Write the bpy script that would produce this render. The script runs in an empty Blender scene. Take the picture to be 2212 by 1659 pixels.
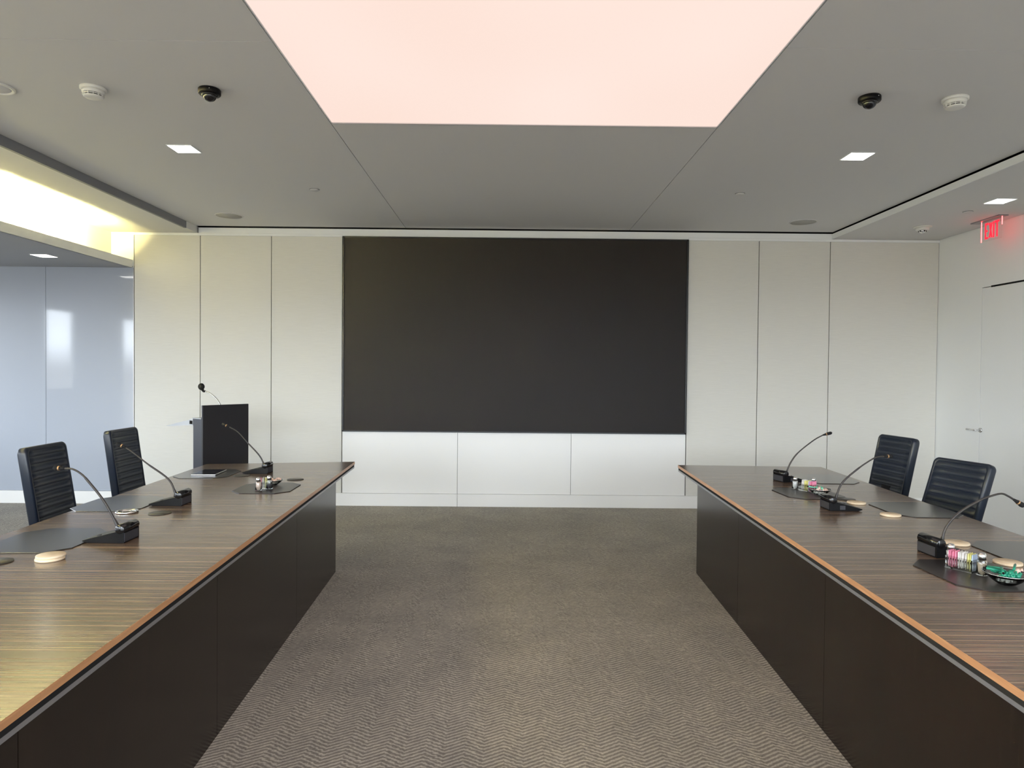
import bpy, bmesh, math, random
from mathutils import Vector, Matrix
random.seed(7)
PI = math.pi
scene = bpy.context.scene
COL = scene.collection
R = math.radians

# ------------------------------------------------------------------ camera
cam_data = bpy.data.cameras.new('camera')
cam_data.sensor_fit = 'HORIZONTAL'
cam_data.sensor_width = 36.0
cam_data.lens = 36.0 * 1500.0 / 2212.0
cam_data.clip_start = 0.05
cam = bpy.data.objects.new('camera', cam_data)
COL.objects.link(cam)
cam.matrix_world = (Matrix.Translation((0, 0, 1.5)) @ Matrix.Rotation(-0.0052, 4, 'Z')
                    @ Matrix.Rotation(PI / 2 - 0.01772, 4, 'X') @ Matrix.Rotation(0.0092, 4, 'Z'))
scene.camera = cam

# ------------------------------------------------------------------ view, sky
scene.view_settings.view_transform = 'Standard'
scene.view_settings.look = 'None'
scene.view_settings.gamma = 1.0
scene.view_settings.use_curve_mapping = False
scene.view_settings.exposure = 0.0
SKY = 13.5
world = bpy.data.worlds.new('overcast_sky')
scene.world = world
world.use_nodes = True
bg = world.node_tree.nodes['Background']
_nt = world.node_tree        # pale sky above the horizon, duller ground below it
_tc = _nt.nodes.new('ShaderNodeTexCoord'); _sp = _nt.nodes.new('ShaderNodeSeparateXYZ'); _rp = _nt.nodes.new('ShaderNodeValToRGB')
_nt.links.new(_tc.outputs['Generated'], _sp.inputs[0]); _nt.links.new(_sp.outputs[2], _rp.inputs[0]); _nt.links.new(_rp.outputs[0], bg.inputs[0])
_e = _rp.color_ramp.elements
_e[0].position, _e[0].color = 0.0, (0.20, 0.20, 0.19, 1)
_e[1].position, _e[1].color = 0.03, (0.97, 1.06, 1.15, 1)
_z = _e.new(0.6); _z.color = (0.42, 0.47, 0.52, 1)
bg.inputs[1].default_value = SKY

def portal(x, y, z, sx, sy, rot):
    l = bpy.data.lights.new('window_portal', 'AREA')
    l.shape = 'RECTANGLE'; l.size = sx; l.size_y = sy
    l.cycles.is_portal = True
    o = bpy.data.objects.new('window_portal', l)
    o.location = (x, y, z); o.rotation_euler = rot
    COL.objects.link(o)

# room constants (metres)
WX_L, WX_R = -7.5, 4.75          # left window wall, right wall
Y_B, Y_S = 7.68, -4.0            # back wall, wall behind the viewer
Z_C, Z_F, Z_S = 3.067, 2.995, 2.606   # main ceiling, side strips, left soffit
LWIN = [(5.2, 6.7, 0.8, 2.5), (3.25, 4.06, 1.1, 2.5), (-0.3, 1.8, 0.3, 2.5), (-3.2, -0.9, 0.3, 2.5)]  # first opening is added, out of view, to light the far end
SWIN = [(-7.2, -4.5, 0.2, 2.55), (-4.0, -1.4, 0.2, 2.9), (-1.2, 1.4, 0.2, 2.9), (1.6, 4.5, 0.2, 2.9)]  # out of view, glazing enlarged to brighten the floor
for (a, b, z0, z1) in LWIN:
    portal(WX_L - 0.12, (a + b) / 2, (z0 + z1) / 2, z1 - z0, b - a, (0, -PI / 2, 0))
for (a, b, z0, z1) in SWIN:
    portal((a + b) / 2, Y_S - 0.12, (z0 + z1) / 2, b - a, z1 - z0, (PI / 2, 0, 0))

# ------------------------------------------------------------------ materials
def newmat(name, col=(0.5, 0.5, 0.5), rough=0.6, metal=0.0, spec=0.5, coat=0.0, coat_r=0.05,
           emit=None, emit_s=0.0, trans=0.0, ior=1.5):
    m = bpy.data.materials.new(name); m.use_nodes = True
    b = m.node_tree.nodes['Principled BSDF']
    b.inputs['Base Color'].default_value = (*col, 1)
    b.inputs['Roughness'].default_value = rough
    b.inputs['Metallic'].default_value = metal
    b.inputs['Specular IOR Level'].default_value = spec
    b.inputs['Coat Weight'].default_value = coat
    b.inputs['Coat Roughness'].default_value = coat_r
    b.inputs['Transmission Weight'].default_value = trans
    b.inputs['IOR'].default_value = ior
    if emit:
        b.inputs['Emission Color'].default_value = (*emit, 1)
        b.inputs['Emission Strength'].default_value = emit_s
    return m

def nd(m, t, **kw):
    n = m.node_tree.nodes.new(t)
    for k, v in kw.items(): setattr(n, k, v)
    return n
def lk(m, a, b): m.node_tree.links.new(a, b)
def bsdf(m): return m.node_tree.nodes['Principled BSDF']
def objco(m, scale, kind='Object'):
    tc = nd(m, 'ShaderNodeTexCoord'); mp = nd(m, 'ShaderNodeMapping')
    mp.inputs['Scale'].default_value = scale
    lk(m, tc.outputs[kind], mp.inputs[0]); return mp.outputs[0]
def noise(m, vec, scale=1.0, detail=2.0, rough=0.5):
    n = nd(m, 'ShaderNodeTexNoise'); n.inputs['Scale'].default_value = scale
    n.inputs['Detail'].default_value = detail; n.inputs['Roughness'].default_value = rough
    lk(m, vec, n.inputs['Vector']); return n.outputs[0]
def ramp(m, fac, stops):
    r = nd(m, 'ShaderNodeValToRGB'); e = r.color_ramp.elements
    e[0].position, e[0].color = stops[0][0], (*stops[0][1], 1)
    e[1].position, e[1].color = stops[-1][0], (*stops[-1][1], 1)
    for p, c in stops[1:-1]:
        x = e.new(p); x.color = (*c, 1)
    lk(m, fac, r.inputs[0]); return r.outputs[0]
def mth(m, op, a, b=None, c=None):
    n = nd(m, 'ShaderNodeMath', operation=op)
    for i, v in enumerate((a, b, c)):
        if v is None: continue
        if isinstance(v, (int, float)): n.inputs[i].default_value = v
        else: lk(m, v, n.inputs[i])
    return n.outputs[0]
def mixc(m, fac, a, b, mode='MIX'):
    n = nd(m, 'ShaderNodeMix', data_type='RGBA', blend_type=mode)
    if isinstance(fac, (int, float)): n.inputs[0].default_value = fac
    else: lk(m, fac, n.inputs[0])
    for i, v in ((6, a), (7, b)):
        if isinstance(v, tuple): n.inputs[i].default_value = (*v, 1)
        else: lk(m, v, n.inputs[i])
    return n.outputs[2]
def bump(m, h, strength=0.2, dist=0.002):
    n = nd(m, 'ShaderNodeBump'); n.inputs['Strength'].default_value = strength
    n.inputs['Distance'].default_value = dist
    lk(m, h, n.inputs['Height']); lk(m, n.outputs[0], bsdf(m).inputs['Normal'])

M = {}
M['ceiling_paint'] = newmat('ceiling_paint', (0.72, 0.71, 0.695), 0.9, spec=0.2)
M['white_paint'] = newmat('white_paint', (0.89, 0.90, 0.89), 0.5, spec=0.3)
M['white_gloss'] = newmat('white_gloss', (0.87, 0.86, 0.83), 0.35)
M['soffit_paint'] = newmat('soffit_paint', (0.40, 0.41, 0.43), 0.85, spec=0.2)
M['dark_gap'] = newmat('dark_gap', (0.01, 0.01, 0.01), 0.9, spec=0.1)
M['black'] = newmat('black_plastic', (0.004, 0.004, 0.005), 0.38, spec=0.12)
M['black_matte'] = newmat('black_matte', (0.015, 0.015, 0.016), 0.8, spec=0.2)
M['gloss_black'] = newmat('gloss_black', (0.006, 0.006, 0.007), 0.12)
M['grille_grey'] = newmat('grille_grey', (0.035, 0.035, 0.042), 0.5)
M['chrome'] = newmat('chrome', (0.80, 0.80, 0.80), 0.18, metal=1.0)
M['brushed_metal'] = newmat('brushed_metal', (0.55, 0.55, 0.56), 0.32, metal=1.0)
M['trim_metal'] = newmat('trim_metal', (0.33, 0.33, 0.34), 0.35, metal=0.6)
M['gooseneck'] = newmat('gooseneck_rubber', (0.035, 0.03, 0.028), 0.45)
M['ring'] = newmat('brass_ring', (0.55, 0.33, 0.16), 0.35, metal=0.6)
M['led_panel'] = newmat('luminous_fabric', (0.8, 0.8, 0.8), 0.9)
M['downlight'] = newmat('downlight_lens', (0.9, 0.9, 0.9), 0.5, emit=(1.0, 0.97, 0.92), emit_s=14.0)
M['cove_led'] = newmat('cove_led_strip', (0.9, 0.85, 0.6), 0.5, emit=(1.0, 0.86, 0.36), emit_s=1150.0)
M['exit_red'] = newmat('exit_red', (0.8, 0.01, 0.02), 0.4, emit=(1.0, 0.012, 0.03), emit_s=2.0)
M['exit_letter'] = newmat('exit_letter', (0.75, 0.5, 0.45), 0.4)
M['exit_edge'] = newmat('exit_edge_glow', (0.9, 0.3, 0.3), 0.3, emit=(1.0, 0.10, 0.10), emit_s=5.0)
M['acrylic'] = newmat('clear_acrylic', (1, 0.97, 0.97), 0.02, trans=1.0, ior=1.1)
M['glass'] = newmat('clear_glass', (0.97, 0.99, 0.98), 0.02, trans=1.0, ior=1.45)
M['salt'] = newmat('salt', (0.85, 0.84, 0.82), 0.9)
M['pepper_sugar'] = newmat('raw_sugar', (0.62, 0.50, 0.36), 0.9)
M['pink_salt'] = newmat('pink_salt', (0.80, 0.62, 0.52), 0.9)
M['paper_pink'] = newmat('paper_pink', (0.85, 0.28, 0.42), 0.7)
M['paper_white'] = newmat('paper_white', (0.83, 0.80, 0.76), 0.7)
M['paper_yellow'] = newmat('paper_yellow', (0.85, 0.80, 0.30), 0.7)
M['paper_blue'] = newmat('paper_blue', (0.55, 0.66, 0.85), 0.7)
M['paper_lilac'] = newmat('paper_lilac', (0.60, 0.52, 0.75), 0.7)
M['candy_green'] = newmat('candy_green', (0.02, 0.28, 0.17), 0.3)
M['candy_pink'] = newmat('candy_pink', (0.80, 0.56, 0.46), 0.4)
M['candy_white'] = newmat('candy_white', (0.78, 0.80, 0.76), 0.35)
M['candy_mint'] = newmat('candy_mint', (0.20, 0.62, 0.42), 0.35)
M['screen_black'] = newmat('screen_bezel', (0.004, 0.004, 0.005), 0.35)
M['tablet'] = newmat('tablet_glass', (0.02, 0.022, 0.03), 0.08)
M['lectern_dark'] = newmat('lectern_dark', (0.012, 0.011, 0.015), 0.45)
M['lectern_grey'] = newmat('lectern_grey', (0.045, 0.048, 0.062), 0.35, metal=0.3)
M['silver_paint'] = newmat('silver_paint', (0.45, 0.46, 0.48), 0.4, metal=0.4)
M['dome_glass'] = newmat('camera_dome', (0.008, 0.008, 0.011), 0.18)
M['detector'] = newmat('detector_plastic', (0.78, 0.76, 0.70), 0.5)
M['speaker_mesh'] = newmat('speaker_mesh', (0.42, 0.41, 0.38), 0.7)
M['green_black'] = newmat('thin_coaster', (0.035, 0.032, 0.026), 0.35)

# luminous ceiling: faint unevenness of the fabric light
m = M['led_panel']
em = bsdf(m)
c = ramp(m, noise(m, objco(m, (0.5, 0.35, 1)), 1.3, 1.0), [(0.35, (0.985, 0.765, 0.675)), (0.65, (1.0, 0.815, 0.735))])
lk(m, c, em.inputs['Emission Color']); em.inputs['Emission Strength'].default_value = 1.0
em.inputs['Base Color'].default_value = (0.02, 0.02, 0.02, 1); em.inputs['Specular IOR Level'].default_value = 0

# screen: matte dark panel
m = M['screen'] = newmat('video_wall', (0.0125, 0.0105, 0.011), 0.5, spec=0.22)

# fabric wall panel
m = M['fabric'] = newmat('fabric_panel', (0.6, 0.57, 0.5), 0.85, spec=0.25)
n1 = noise(m, objco(m, (1.5, 1.5, 120)), 4.0, 3.0, 0.7)
lk(m, ramp(m, n1, [(0.3, (0.69, 0.675, 0.62)), (0.7, (0.765, 0.75, 0.695))]), bsdf(m).inputs['Base Color'])
bump(m, n1, 0.10, 0.0008)

# back painted glass
M['glass_board'] = newmat('glass_board', (0.40, 0.435, 0.50), 0.35, coat=1.0, coat_r=0.06)

# wood top
def wood(name, dark, mid, light, rough, sc=(0.9, 55, 55), coat=0.0, lines=0.8, spec=0.5):
    m = newmat(name, mid, rough, coat=coat, coat_r=0.15, spec=spec)
    a = noise(m, objco(m, sc), 1.0, 4.0, 0.65)
    b = noise(m, objco(m, (sc[0] * 0.9, sc[1] * 2.6, sc[2] * 2.6)), 1.0, 1.0, 0.4)
    base = ramp(m, a, [(0.28, dark), (0.50, mid), (0.76, tuple(0.45 * p + 0.55 * q for p, q in zip(mid, light)))])
    line = ramp(m, b, [(0.60, (0, 0, 0)), (0.67, (1, 1, 1))])
    fac = nd(m, 'ShaderNodeRGBToBW'); lk(m, line, fac.inputs[0])
    lk(m, mixc(m, mth(m, 'MULTIPLY', fac.outputs[0], lines), base, light), bsdf(m).inputs['Base Color'])
    return m
M['wood_top'] = wood('striped_walnut', (0.062, 0.038, 0.025), (0.135, 0.087, 0.058), (0.44, 0.31, 0.20), 0.25, sc=(0.7, 60, 60), coat=0.35)
M['wood_edge'] = wood('edge_veneer', (0.44, 0.215, 0.095), (0.56, 0.28, 0.13), (0.68, 0.37, 0.18), 0.35, sc=(30, 1.5, 30))
M['wood_panel'] = wood('dark_panel', (0.006, 0.0032, 0.0022), (0.0105, 0.0055, 0.0036), (0.018, 0.0098, 0.0062), 0.22, sc=(20, 20, 0.8), spec=0.42)

# leather
m = M['leather'] = newmat('dark_leather', (0.010, 0.016, 0.030), 0.36)
bump(m, noise(m, objco(m, (1, 1, 1)), 260, 2), 0.08, 0.0008)
m = M['pad_leather'] = newmat('pad_leather', (0.028, 0.026, 0.022), 0.22, spec=0.6, coat=0.3, coat_r=0.15)
bump(m, noise(m, objco(m, (1, 1, 1)), 500, 2), 0.03, 0.0003)
m = M['mat_leather'] = newmat('mat_leather', (0.022, 0.018, 0.018), 0.30)
bump(m, noise(m, objco(m, (1, 1, 1)), 500, 2), 0.05, 0.0004)

# cork / light wood coaster
m = M['coaster'] = newmat('light_wood', (0.78, 0.60, 0.38), 0.6)
lk(m, ramp(m, noise(m, objco(m, (6, 60, 60)), 1.0, 2), [(0.3, (0.82, 0.63, 0.41)), (0.7, (0.90, 0.75, 0.54))]), bsdf(m).inputs['Base Color'])

# carpet: herringbone weave
m = M['carpet'] = newmat('herringbone_carpet', (0.15, 0.13, 0.11), 0.9, spec=0.35)
sep = nd(m, 'ShaderNodeSeparateXYZ'); lk(m, objco(m, (1, 1, 1)), sep.inputs[0])
wob = noise(m, objco(m, (1, 1, 1)), 55.0, 2.0)
wob2 = noise(m, objco(m, (1, 1, 1)), 400.0, 2.0)
xs = mth(m, 'ADD', sep.outputs[0], mth(m, 'MULTIPLY', wob, 0.012))
tri = mth(m, 'PINGPONG', xs, 0.078)
v = mth(m, 'ADD', sep.outputs[1], mth(m, 'MULTIPLY', tri, 0.62))
v = mth(m, 'ADD', v, mth(m, 'MULTIPLY', wob, 0.020))
s = mth(m, 'SINE', mth(m, 'MULTIPLY', v, 2 * PI / 0.024))
s = mth(m, 'MULTIPLY_ADD', s, 0.5, 0.5)
wob3 = noise(m, objco(m, (1, 2.2, 1)), 150.0, 2.0)
s = mth(m, 'ADD', mth(m, 'MULTIPLY', s, 0.34), mth(m, 'MULTIPLY', wob2, 0.55))
s = mth(m, 'ADD', s, mth(m, 'MULTIPLY', wob3, 0.42))
big = noise(m, objco(m, (1, 1, 1)), 2.2, 3.0, 0.6)
mid = noise(m, objco(m, (1, 1, 1)), 30.0, 3.0, 0.6)
c1 = ramp(m, s, [(0.38, (0.162, 0.147, 0.133)), (0.64, (0.305, 0.285, 0.257)), (0.90, (0.60, 0.565, 0.50))])
c2 = ramp(m, big, [(0.3, (0.86, 0.86, 0.86)), (0.7, (1.10, 1.09, 1.06))])
c3 = ramp(m, mid, [(0.3, (0.86, 0.85, 0.86)), (0.7, (1.12, 1.12, 1.08))])
lk(m, mixc(m, 1.0, mixc(m, 1.0, c1, c2, 'MULTIPLY'), c3, 'MULTIPLY'), bsdf(m).inputs['Base Color'])
bump(m, s, 0.3, 0.003)

# ------------------------------------------------------------------ mesh helpers
class MB:
    def __init__(self): self.bm = bmesh.new(); self.mats = []; self.mi = 0
    def use(self, key):
        if key not in self.mats: self.mats.append(key)
        self.mi = self.mats.index(key); return self
    def _tag(self, fs):
        for f in fs: f.material_index = self.mi
    def box(self, x0, x1, y0, y1, z0, z1, mat=None):
        T = mat or Matrix()
        v = [self.bm.verts.new(T @ Vector(p)) for p in
             ((x0, y0, z0), (x1, y0, z0), (x1, y1, z0), (x0, y1, z0), (x0, y0, z1), (x1, y0, z1), (x1, y1, z1), (x0, y1, z1))]
        fs = [self.bm.faces.new([v[i] for i in q]) for q in
              ((0, 3, 2, 1), (4, 5, 6, 7), (0, 1, 5, 4), (1, 2, 6, 5), (2, 3, 7, 6), (3, 0, 4, 7))]
        self._tag(fs); return self
    def prism(self, pts, z0, z1, mat=None):
        T = mat or Matrix(); n = len(pts)
        a = [self.bm.verts.new(T @ Vector((x, y, z0))) for x, y in pts]
        b = [self.bm.verts.new(T @ Vector((x, y, z1))) for x, y in pts]
        fs = [self.bm.faces.new(a[::-1]), self.bm.faces.new(b)]
        for i in range(n):
            fs.append(self.bm.faces.new((a[i], a[(i + 1) % n], b[(i + 1) % n], b[i])))
        self._tag(fs); return self
    def lathe(self, prof, seg=32, mat=None, close=True):
        T = mat or Matrix(); rings = []
        for r, z in prof:
            if r < 1e-6: rings.append([self.bm.verts.new(T @ Vector((0, 0, z)))])
            else: rings.append([self.bm.verts.new(T @ Vector((r * math.cos(2 * PI * k / seg), r * math.sin(2 * PI * k / seg), z))) for k in range(seg)])
        fs = []
        for a, b in zip(rings, rings[1:]):
            for k in range(seg):
                k2 = (k + 1) % seg
                if len(a) == 1 and len(b) == 1: continue
                if len(a) == 1: q = (a[0], b[k], b[k2])
                elif len(b) == 1: q = (a[k], b[0], a[k2])
                else: q = (a[k], b[k], b[k2], a[k2])
                fs.append(self.bm.faces.new(q))
        for f in fs: f.smooth = True
        self._tag(fs); return self
    def tube(self, pts, rad, seg=12, cap=True):
        P = [Vector(p) for p in pts]; n = len(P)
        rads = rad if isinstance(rad, (list, tuple)) else [rad] * n
        rings = []; up = None
        for i in range(n):
            t = (P[min(i + 1, n - 1)] - P[max(i - 1, 0)]).normalized()
            if up is None:
                up = Vector((0, 1, 0)) if abs(t.y) < 0.9 else Vector((1, 0, 0))
            a = t.cross(up).normalized(); b = a.cross(t).normalized(); up = b
            rings.append([self.bm.verts.new(P[i] + rads[i] * (math.cos(2 * PI * k / seg) * a + math.sin(2 * PI * k / seg) * b)) for k in range(seg)])
        fs = []
        for A, B in zip(rings, rings[1:]):
            for k in range(seg):
                fs.append(self.bm.faces.new((A[k], A[(k + 1) % seg], B[(k + 1) % seg], B[k])))
        for f in fs: f.smooth = True
        if cap:
            fs.append(self.bm.faces.new(rings[0][::-1])); fs.append(self.bm.faces.new(rings[-1]))
        self._tag(fs); return self
    def build(self, name, key=None, parent=None, loc=None, rot=None, bevel=0.0, bseg=2, smooth=False):
        bmesh.ops.recalc_face_normals(self.bm, faces=self.bm.faces)
        me = bpy.data.meshes.new(name); self.bm.to_mesh(me); self.bm.free()
        if key: me.materials.append(M[key])
        else:
            for k in self.mats: me.materials.append(M[k])
        if smooth:
            for p in me.polygons: p.use_smooth = True
        o = bpy.data.objects.new(name, me); COL.objects.link(o)
        if parent: o.parent = parent
        if loc: o.location = loc
        if rot: o.rotation_euler = rot
        if bevel:
            b = o.modifiers.new('bevel', 'BEVEL'); b.width = bevel; b.segments = bseg
            b.limit_method = 'ANGLE'; b.angle_limit = R(40)
        return o

def tag(o, label, cat, group=None, kind=None):
    o['label'] = label; o['category'] = cat
    if group: o['group'] = group
    if kind: o['kind'] = kind
    return o
def struct(o, label=None):
    o['kind'] = 'structure'
    if label: o['label'] = label
    return o
def empty(name, loc, rz=0.0):
    o = bpy.data.objects.new(name, None); COL.objects.link(o)
    o.location = loc; o.rotation_euler = (0, 0, rz); o.empty_display_size = 0.1
    return o
def kids(o): return [c for c in bpy.data.objects if c.parent == o]
def copy_tree(o, parent=None):
    c = o.copy(); COL.objects.link(c)
    if parent: c.parent = parent
    for ch in kids(o): copy_tree(ch, c)
    return c
def smooth_path(pts, n=6):
    P = [Vector(p) for p in pts]; P = [P[0] * 2 - P[1]] + P + [P[-1] * 2 - P[-2]]; out = []
    for i in range(1, len(P) - 2):
        for k in range(n):
            t = k / n; a, b, c, d = P[i - 1], P[i], P[i + 1], P[i + 2]
            out.append(0.5 * ((2 * b) + (c - a) * t + (2 * a - 5 * b + 4 * c - d) * t * t + (3 * b - a - 3 * c + d) * t ** 3))
    out.append(P[-2]); return out

# ================================================================== THE ROOM
struct(MB().box(WX_L - 0.2, WX_R + 0.2, Y_S - 0.2, Y_B + 0.2, -0.1, 0).build('floor', 'carpet'))

# back wall and its panelling
wb = struct(MB().box(WX_L - 0.2, WX_R + 0.2, Y_B + 0.03, Y_B + 0.25, 0, 3.4).build('wall_back', 'dark_gap'))
FJ = [-4.130, -3.402, -2.620, -1.838]
FK = [1.975, 2.757, 3.545, 4.75]
for a, b in list(zip(FJ, FJ[1:])) + list(zip(FK, FK[1:])):
    MB().box(a + 0.004, b - 0.004, Y_B, Y_B + 0.03, 0.139, 2.966).build('fabric_panel', 'fabric', wb, bevel=0.002)
for a, b in ((-1.832, -0.559), (-0.555, 0.698), (0.702, 1.969)):
    MB().box(a, b, Y_B + 0.002, Y_B + 0.03, 0.141, 0.820).build('white_panel', 'white_gloss', wb)
for a, b in ((-7.5, -6.071), (-6.067, -5.101), (-5.097, -4.136)):
    MB().box(a, b, Y_B + 0.002, Y_B + 0.03, 0.141, Z_S + 0.01).build('glass_panel', 'glass_board', wb)
MB().box(-4.136, -4.130, Y_B - 0.004, Y_B + 0.03, 0.139, Z_S).build('edge_trim', 'brushed_metal', wb)
w = MB()
for a, b in ((WX_L, -4.133), (-4.133, -0.557), (-0.554, WX_R)):
    w.box(a, b, Y_B - 0.012, Y_B + 0.03, 0, 0.139)
struct(w.build('baseboard_back', 'white_gloss', bevel=0.002))
struct(MB().box(-3.42, 3.56, Y_B - 0.006, Y_B + 0.03, Z_F - 0.001, 3.052).box(-4.13, -1.84, Y_B - 0.010, Y_B + 0.03, 2.966, 2.992)
       .box(1.975, WX_R, Y_B - 0.010, Y_B + 0.03, 2.966, 2.992).box(-1.84, 1.975, Y_B - 0.006, Y_B + 0.03, 2.975, Z_F)
       .build('trim_1', 'white_paint'))

# right wall with a flush door
DY0, DY1, DZ = 5.95, 6.962, 2.380
w = MB()
w.box(WX_R, WX_R + 0.2, DY1 + 0.004, Y_B + 0.03, 0, 3.4)
w.box(WX_R, WX_R + 0.2, Y_S, DY0, 0, 3.4)
w.box(WX_R, WX_R + 0.2, DY0, DY1 + 0.004, DZ + 0.008, 3.4)
w.box(WX_R + 0.06, WX_R + 0.2, DY0, DY1 + 0.004, 0, DZ + 0.008)
struct(w.build('wall_right', 'white_paint'))
door = struct(MB().box(WX_R + 0.001, WX_R + 0.045, DY0 + 0.003, DY1, 0.01, DZ).build('door_1', 'white_paint'))
w = MB().use('dark_gap').box(WX_R - 0.004, WX_R + 0.004, DY0, DY1 - 0.13, DZ - 0.004, DZ + 0.012)  # dark strip drawn for the black gap above the door
w.build('door_top_gap', None, door)
h = MB()
h.lathe([(0, 0), (0.024, 0), (0.024, 0.008), (0, 0.008)], 24, Matrix.Translation((WX_R + 0.001, 6.945, 0.955)) @ Matrix.Rotation(-PI / 2, 4, 'Y'))
h.tube([(WX_R - 0.002, 6.945, 0.955), (WX_R - 0.055, 6.945, 0.955), (WX_R - 0.062, 6.95, 0.955), (WX_R - 0.062, 7.07, 0.955)], 0.009)
h.build('door_handle', 'chrome', door)
struct(MB().box(WX_R - 0.012, WX_R, DY1 + 0.01, Y_B - 0.012, 0, 0.139).box(WX_R - 0.012, WX_R, Y_S, DY0 - 0.01, 0, 0.139).build('baseboard_right', 'white_gloss'))

# left wall (outside the frame) and wall behind the viewer, both with windows, the farthest left one added for light
def window_wall(name, axis, pos, lo, hi, wins, out):
    w = MB(); edges = sorted(wins); cur = lo
    def bx(a, b, z0, z1):
        if b - a < 1e-3 or z1 - z0 < 1e-3: return
        if axis == 'x': w.box(min(pos, pos + out), max(pos, pos + out), a, b, z0, z1)
        else: w.box(a, b, min(pos, pos + out), max(pos, pos + out), z0, z1)
    for a, b, z0, z1 in edges:
        bx(cur, a, 0, 3.4); bx(a, b, 0, z0); bx(a, b, z1, 3.4); cur = b
    bx(cur, hi, 0, 3.4)
    struct(w.build(name, 'white_paint'))
window_wall('wall_left', 'x', WX_L, Y_S, Y_B + 0.03, LWIN, -0.1)
window_wall('wall_south', 'y', Y_S, WX_L - 0.1, WX_R + 0.2, SWIN, -0.1)
i = 0
for k, wins in enumerate((LWIN, SWIN)):
    for a, b, z0, z1 in wins:
        i += 1; w = MB(); mid = (a + b) / 2; t = 0.025
        for (p, q, r, s_) in ((a, b, z0, z0 + 2 * t), (a, b, z1 - 2 * t, z1), (a, a + 2 * t, z0, z1), (b - 2 * t, b, z0, z1)) + (((mid - t, mid + t, z0, z1),) if b - a > 1.2 else ()):
            if k == 0: w.box(WX_L - 0.08, WX_L - 0.02, p, q, r, s_)
            else: w.box(p, q, Y_S - 0.08, Y_S - 0.02, r, s_)
        struct(w.build('window_%d' % i, 'white_paint'))

# main ceiling: floating panels with reveals, luminous panel in the middle
LX0, LX1, LY1 = -1.143, 1.318, 4.446
LY0 = -2.6
g = 0.0025
w = MB()
for (x0, x1, y0, y1) in ((-3.46, LX0 - g, -3.9, 3.354), (-3.46, LX0 - g, 3.358, 7.655), (LX1 + g, 3.555, -3.9, 3.354), (LX1 + g, 3.555, 3.358, 7.655),
                         (LX0 + g, LX1 - g, LY1 + g, 7.655), (LX0 + g, LX1 - g, -3.9, LY0 - g)):
    w.box(x0, x1, y0, y1, Z_C, Z_C + 0.05)
struct(w.build('ceiling', 'ceiling_paint'))
struct(MB().box(WX_L - 0.1, WX_R + 0.2, Y_S - 0.1, Y_B + 0.2, 3.25, 3.4).build('ceiling_void', 'dark_gap'))
M['fascia_shade_grey'] = newmat('fascia_shade_grey', (0.22, 0.22, 0.235), 0.6)  # shade on the left fascia, put into its base colour
struct(MB().box(-3.46, -3.435, Y_S, 7.42, Z_F - 0.001, 3.0665).build('trim_5', 'fascia_shade_grey'))
# side strips, fascias, soffit with its lit cove
struct(MB().box(3.58, WX_R - 0.010, Y_S, Y_B + 0.02, Z_F, Z_F + 0.05).box(3.56, 3.60, Y_S, Y_B + 0.02, Z_F + 0.0005, 3.052).build('ceiling_right_strip', 'ceiling_paint'))
struct(MB().box(3.556, 3.562, Y_S, Y_B - 0.006, Z_F, 3.050).build('trim_2', 'white_paint'))
struct(MB().box(-4.55, -3.44, Y_S, Y_B + 0.02, Z_F, Z_F + 0.05).box(-3.46, -3.433, 7.42, Y_B + 0.02, Z_F - 0.0005, 3.0665).build('ceiling_left_strip', 'ceiling_paint'))
LIPX = -4.147
w = MB()
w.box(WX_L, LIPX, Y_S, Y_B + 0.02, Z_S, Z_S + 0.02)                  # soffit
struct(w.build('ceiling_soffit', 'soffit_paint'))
w = MB()
w.box(LIPX - 0.012, LIPX + 0.001, Y_S, Y_B, Z_S, Z_S + 0.085)       # upstand lip
w.box(-4.45, -4.378, Y_S, Y_B + 0.02, Z_S + 0.02, Z_F)              # back of the cove
w.box(-4.45, -4.137, Y_B, Y_B + 0.02, Z_S + 0.02, Z_F)              # its end on the back wall
struct(w.build('trim_4', 'white_paint'))
struct(MB().box(-4.137, -4.130, Y_B - 0.004, Y_B, Z_S, Z_F).build('trim_3', 'white_paint'))

# ================================================================== LIGHTS AND CEILING FITTINGS
cl = empty('ceiling_light', ((LX0 + LX1) / 2, (LY0 + LY1) / 2, Z_C))
tag(cl, 'large glowing pinkish-white rectangular light panel filling the middle of the ceiling', 'ceiling light')
MB().box(-(LX1 - LX0) / 2 + 0.006, (LX1 - LX0) / 2 - 0.006, -(LY1 - LY0) / 2 + 0.006, (LY1 - LY0) / 2 - 0.006, 0.004, 0.012).build('diffuser', 'led_panel', cl)
w = MB(); a, b = (LX1 - LX0) / 2 - g, (LY1 - LY0) / 2 - g
for q in ((-a, -a + 0.006, -b, b), (a - 0.006, a, -b, b), (-a, a, b - 0.006, b), (-a, a, -b, -b + 0.006)):
    w.box(q[0], q[1], q[2], q[3], -0.002, 0.03)
w.build('frame', 'brushed_metal', cl)

s_ = empty('cove_light', (-4.166, 2.0, Z_S + 0.02))
tag(s_, 'warm yellow light strip glowing behind the cove lip along the left side', 'cove light')
MB().box(-0.036, 0.004, -5.2, 4.75, 0.004, 0.026).build('light_strip', 'cove_led', s_)
MB().box(-0.038, 0.005, -5.2, 4.8, 0, 0.004).build('channel', 'brushed_metal', s_)

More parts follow.
